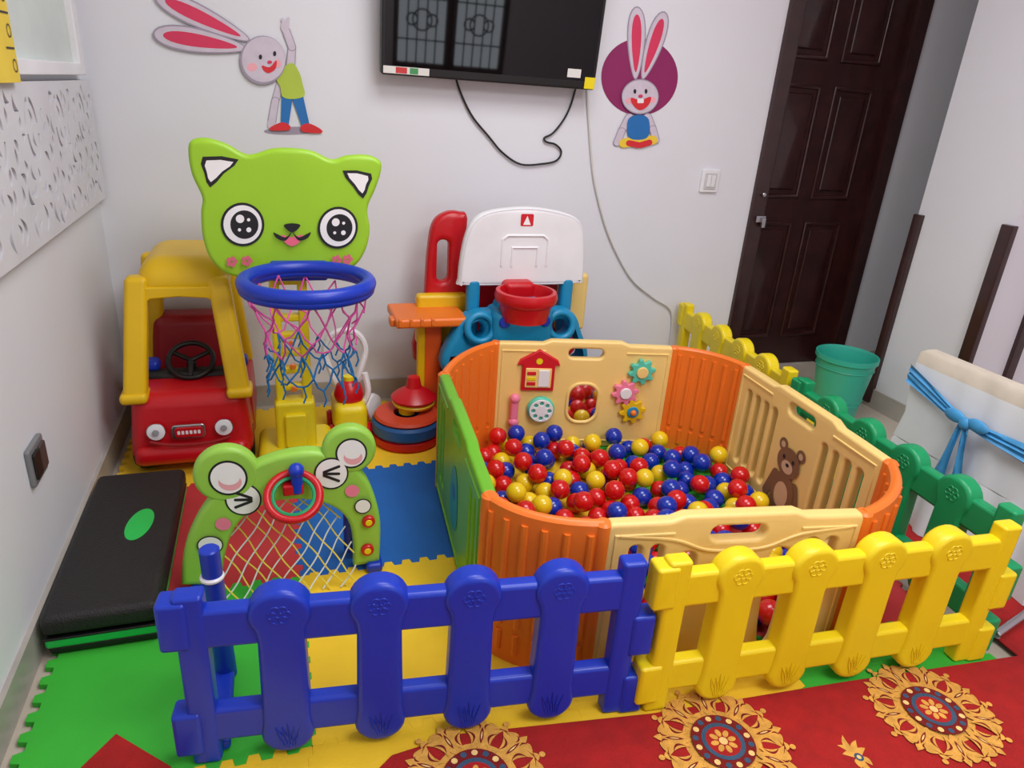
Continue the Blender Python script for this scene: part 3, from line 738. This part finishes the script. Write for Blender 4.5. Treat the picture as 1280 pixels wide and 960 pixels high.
# ---------------- activity hoop set behind pen
hs=O('toddler_basketball_set')
HM=wallM(2.5)
o_=smo([(.64,.60),(.66,.575),(.89,.572),(1.12,.575),(1.145,.60),(1.135,.74),(1.11,.815),(1.04,.85),(.90,.868),(.76,.855),(.69,.82),(.655,.74)],6)
plate(hs,o_,[],.045,.016,HM,WHT)
tubes(hs,[[(.80,.65,.0225),(.80,.75,.0225),(.82,.765,.0225),(.96,.765,.0225),(.98,.75,.0225),(.98,.65,.0225)],[(.84,.65,.0225),(.84,.72,.0225),(.94,.72,.0225),(.94,.65,.0225)]],.005,WHT,HM)
flat(hs,rr(.865,.80,.915,.845,.006),HM,HR,.0235);flat(hs,[(.875,.805),(.905,.805),(.89,.838)],HM,DWH,.0239)
tubes(hs,[[(p[0]*.96+.0356,p[1]*.95+.036,.019) for p in o_]],.003,mat('board_edge',(225,225,230),.4),HM,True,res=1)
hq=(.865,2.36,.567)
lathe(hs,[(.085,-.09),(.098,-.03),(.112,-.02),(.118,0),(.112,.02),(.098,.022),(.09,0),(.075,-.09)],hq,RED,n=40,close=True)
box(hs,(.865,2.46,.56),(.12,.08,.08),RED,.02)
plate(hs,smo([(.60,.25),(1.13,.25),(1.12,.42),(1.07,.49),(1.0,.50),(.97,.54),(.80,.54),(.76,.50),(.69,.49),(.62,.43)],6),[circ(.69,.42,.035,n=18),circ(1.03,.42,.035,n=18)],.09,.025,wallM(2.44),TEAL)
box(hs,(.865,2.42,.3),(.24,.14,.42),TEAL,.03,4)
box(hs,(.865,2.45,GZ+.04),(.5,.28,.08),TEAL,.03,4)
for sx in (-1,1): 
    torus(hs,(.865+sx*.16,2.385,.44),.05,.014,TEAL,(0,-1,.2),28,10);cyl(hs,(.865+sx*.08,2.34,.47),(.865+sx*.08,2.38,.47),.02,BLUF)
for xx in (.70,1.08): box(hs,(xx,2.5,.42),(.05,.05,.36),TEAL,.015)
hs.build()
kb=O('toy_play_kitchen')
plate(kb,smo([(.54,.2),(1.16,.2),(1.16,.52),(1.15,.56),(1.1,.58),(.72,.60),(.70,.80),(.67,.825),(.62,.825),(.57,.79),(.55,.70),(.54,.5)],5),[rr(.585,.56,.63,.72,.02)],.06,.02,wallM(2.63),RED)
box(kb,(1.15,2.60,.47),(.13,.05,.24),CREAM,.015);box(kb,(.60,2.585,.42),(.2,.05,.2),YCAR,.015)
box(kb,(.53,2.52,.455),(.27,.22,.035),ORG,.01,3);
for k in range(4): box(kb,(.41+k*.04,2.415,.46),(.012,.02,.03),ORG,.004)
for xx in (.395,.41): box(kb,(xx,2.47,.45),(.03,.05,.03),ORG,.006)
box(kb,(.55,2.53,.23),(.07,.08,.43),mat('deep_orange',(226,92,30),.4),.012);box(kb,(.505,2.50,.22),(.03,.03,.42),YCAR,.008)
box(kb,(.85,2.68,.12),(.6,.1,.2),RED,.02)
kb.build()
sk=O('stacking_drum_toy')
SC=(.43,2.37,GZ)
lathe(sk,[(0,0),(.12,0),(.128,.01),(.128,.035),(.12,.04),(0,.04)],SC,RED)
lathe(sk,[(.05,.04),(.122,.04),(.13,.05),(.13,.085),(.122,.095),(.05,.095)],SC,mat('ring_blue',(30,90,150),.4),close=True)
lathe(sk,[(.05,.095),(.115,.095),(.122,.103),(.115,.112),(.05,.112)],SC,mat('ring_orange',(205,70,40),.4),close=True)
lathe(sk,[(0,.11),(.03,.11),(.03,.16),(0,.16)],SC,YCAR)
lathe(sk,[(0,.15),(.08,.15),(.085,.16),(.07,.175),(.03,.20),(.022,.24),(0,.245)],(SC[0]+.03,SC[1]+.03,SC[2]),RED)
lathe(sk,[(0,.13),(.075,.13),(.08,.14),(.07,.15),(0,.15)],(SC[0]+.03,SC[1]+.03,SC[2]),YELF)
sk.build()
rt=O('push_along_toy')
TC=(.225,2.45)
box(rt,(TC[0],TC[1],.10),(.12,.2,.14),YELF,.03,4)
lathe(rt,[(0,0),(.05,0),(.055,.02),(.045,.055),(.02,.075),(0,.08)],(TC[0]-.0,TC[1]-.02,.17),RED)
lathe(rt,[(0,0),(.02,0),(.02,.015),(0,.02)],(TC[0],TC[1]-.02,.245),YELF)
for sx in (-1,1): tubes(rt,[smo([(TC[0]+.0+sx*.02,TC[1]+.07,.14),(TC[0]+sx*.055,TC[1]+.08,.24),(TC[0]+sx*.075,TC[1]+.09,.32),(TC[0]+sx*.05,TC[1]+.09,.38),(TC[0],TC[1]+.09,.40)],5,False)],.012,WHT)
tubes(rt,[smo([(TC[0]+.03,TC[1]+.0,.1),(TC[0]+.07,TC[1]-.01,.18),(TC[0]+.06,TC[1],.26)],5,False)],.012,WHT)
for sx in (-1,1):
    for dy in (-.06,.07): lathe(rt,[(0,-.012),(.03,-.012),(.036,0),(.03,.012),(0,.012)],(TC[0]+sx*.065,TC[1]+dy,.036+GZ),RED,(1,0,0))
rt.build()
tw=O('toy_wheel')
lathe(tw,[(0,-.02),(.03,-.02),(.05,-.015),(.055,0),(.05,.015),(.03,.02),(0,.02)],(.325,2.56,.055+GZ),WHT,(.8,-.6,.1));torus(tw,(.325,2.56,.055+GZ),.035,.01,YELF,(.8,-.6,.1))
tw.build()
# ---------------- bin
bn=O('waste_bin')
BT_=mat('bin_teal',(60,196,172),.3,trans=.25)
bc=(2.355,2.28,0)
lathe(bn,[(0,.005),(.085,.005),(.09,.0),(.122,.27),(.13,.275),(.13,.295),(.124,.295),(.118,.275),(.086,.012),(0,.012)],bc,BT_,n=40)
for z,rr_ in ((.08,.1015),(.1,.1035),(.24,.1205)): torus(bn,(bc[0],bc[1],z),rr_,.002,BT_,n=40,k=6)
bn.build()
# ---------------- metal rod on carpet
mr=O('metal_rod');cyl(mr,(1.72,.955,.034),(2.05,1.04,.034),.011,SILV);mr.build()
# ---------------- covered chair
ch=O('covered_banquet_chair')
CLW=mat('chair_cloth_white',(222,226,230),.85,.04,6);CLB=mat('chair_cloth_beige',(206,196,180),.85,.1,12);SASH=mat('sash_blue',(66,150,205),.5,.15,25)
def lev(z,xa,xb,ya,yb,amp,fl=1):
    pts=[];N=96
    per=[(xa,ya),(xb,ya),(xb,yb),(xa,yb)]
    for i in range(N):
        s_=i/N*4;e=int(s_)%4;t=s_-int(s_);p=V(per[e])*(1-t)+V(per[(e+1)%4])*t
        c=V(((xa+xb)/2,(ya+yb)/2));d=(p-c).normalized();p=p+d*amp*math.sin(i*1.25+z*3)
        pts.append((p.x,p.y,z))
    return pts
ya,yb=1.06,1.61
def loft(o,levels,m,cap=True):
    N=len(levels[0]);vs=[p for l in levels for p in l];fs=[]
    for k in range(len(levels)-1):
        for i in range(N):
            j=(i+1)%N;fs.append([k*N+i,k*N+j,(k+1)*N+j,(k+1)*N+i])
    if cap: fs.append([(len(levels)-1)*N+i for i in range(N)])
    o.add(vs,fs,m)
loft(ch,[lev(.02,1.93,2.40,ya-.02,yb+.02,.016),lev(.12,1.94,2.39,ya-.01,yb+.01,.012),lev(.26,1.95,2.37,ya,yb,.005),lev(.29,1.96,2.36,ya+.01,yb-.01,.002)],CLW)
loft(ch,[lev(.27,1.952,2.03,ya+.0,yb-.0,.005),lev(.36,1.958,2.02,ya+.02,yb-.015,.007),lev(.45,1.954,2.02,ya+.005,yb-.005,.005),lev(.53,1.96,2.02,ya,yb+.005,.003)],CLW)
loft(ch,[lev(.53,1.96,2.02,ya,yb+.005,.003),lev(.565,1.965,2.02,ya,yb+.005,.002),lev(.578,1.975,2.01,ya+.02,yb-.01,.0)],CLB)
def ribbon(o,pts,wd,m):
    vs=[];fs=[];n=len(pts)
    for i,p in enumerate(pts):
        for k in range(9):
            q=k/8-.5;vs.append((p[0]-.005*math.cos(k*2.4+i*.15),p[1],p[2]+q*wd*p[3]))
    for i in range(n-1):
        for k in range(8): fs.append([i*9+k,(i+1)*9+k,(i+1)*9+k+1,i*9+k+1])
    o.add(vs,fs,m)
kx=1.943;ky=1.365;kz=.43
ribbon(ch,smo([(kx+.003,yb+.01,.495,1.0),(kx-.002,1.53,.47,.8),(kx-.01,1.44,.445,.6),(kx-.015,ky,kz,.35),(kx-.01,1.29,.425,.6),(kx-.002,1.18,.42,.9),(kx+.003,1.06,.41,1.0)],5,False),.06,SASH)
sph(ch,(kx-.02,ky,kz),(.013,.02,.02),SASH)
for dy in (-.055,.055):
    sph(ch,(kx-.02,ky+dy*.7,kz+.01),(.010,.036,.02),SASH)
for s_ in (-1,1):
    b0=[];fs=[]
    for i in range(9):
        t=i/8
        for k in range(5): b0.append((kx-.02-.006*math.sin(k*2+t*4),ky+s_*(.008+.025*t)+(k/4-.5)*(.015+.03*t),kz-.21*t))
    for i in range(8):
        for k in range(4): fs.append([i*5+k,i*5+k+1,(i+1)*5+k+1,(i+1)*5+k])
    ch.add(b0,fs,SASH)
ch.build()
# ---------------- lights
def area(n,loc,size,e,rot=(0,0,0),col=(1,1,1),sy=None):
    l=bpy.data.lights.new(n,'AREA');l.energy=e;l.size=size;l.color=col
    if sy: l.shape='RECTANGLE';l.size_y=sy
    o=bpy.data.objects.new(n,l);o.location=loc;o.rotation_euler=rot;sc.collection.objects.link(o)
area('ceiling_light_1',(.8,1.4,2.5),1.1,29,col=(.99,.99,1),sy=1.0)
area('ceiling_light_2',(1.3,-.3,2.5),1.2,48,col=(.99,.99,1),sy=1.2)
wd=bpy.data.worlds.new('w');sc.world=wd;wd.use_nodes=True;wd.node_tree.nodes['Background'].inputs[0].default_value=(.85,.92,1,1);wd.node_tree.nodes['Background'].inputs[1].default_value=3.0
sc.view_settings.view_transform='Standard'
# ---------------- camera
yaw,pitch,roll=math.radians(19.483),math.radians(22.429),math.radians(-4.085)
w_=V((math.sin(yaw)*math.cos(pitch),math.cos(yaw)*math.cos(pitch),-math.sin(pitch)))
r_=V((math.cos(yaw),-math.sin(yaw),0));d_=w_.cross(r_)
r2=r_*math.cos(roll)+d_*math.sin(roll);d2=-r_*math.sin(roll)+d_*math.cos(roll)
cam=bpy.data.cameras.new('camera');co=bpy.data.objects.new('camera',cam);sc.collection.objects.link(co)
cam.sensor_width=36;cam.lens=877/1280*36;cam.clip_start=.02
u=-d2;b_=-w_
co.matrix_world=Matrix(((r2.x,u.x,b_.x,0),(r2.y,u.y,b_.y,0),(r2.z,u.z,b_.z,1.25),(0,0,0,1)))
sc.camera=co
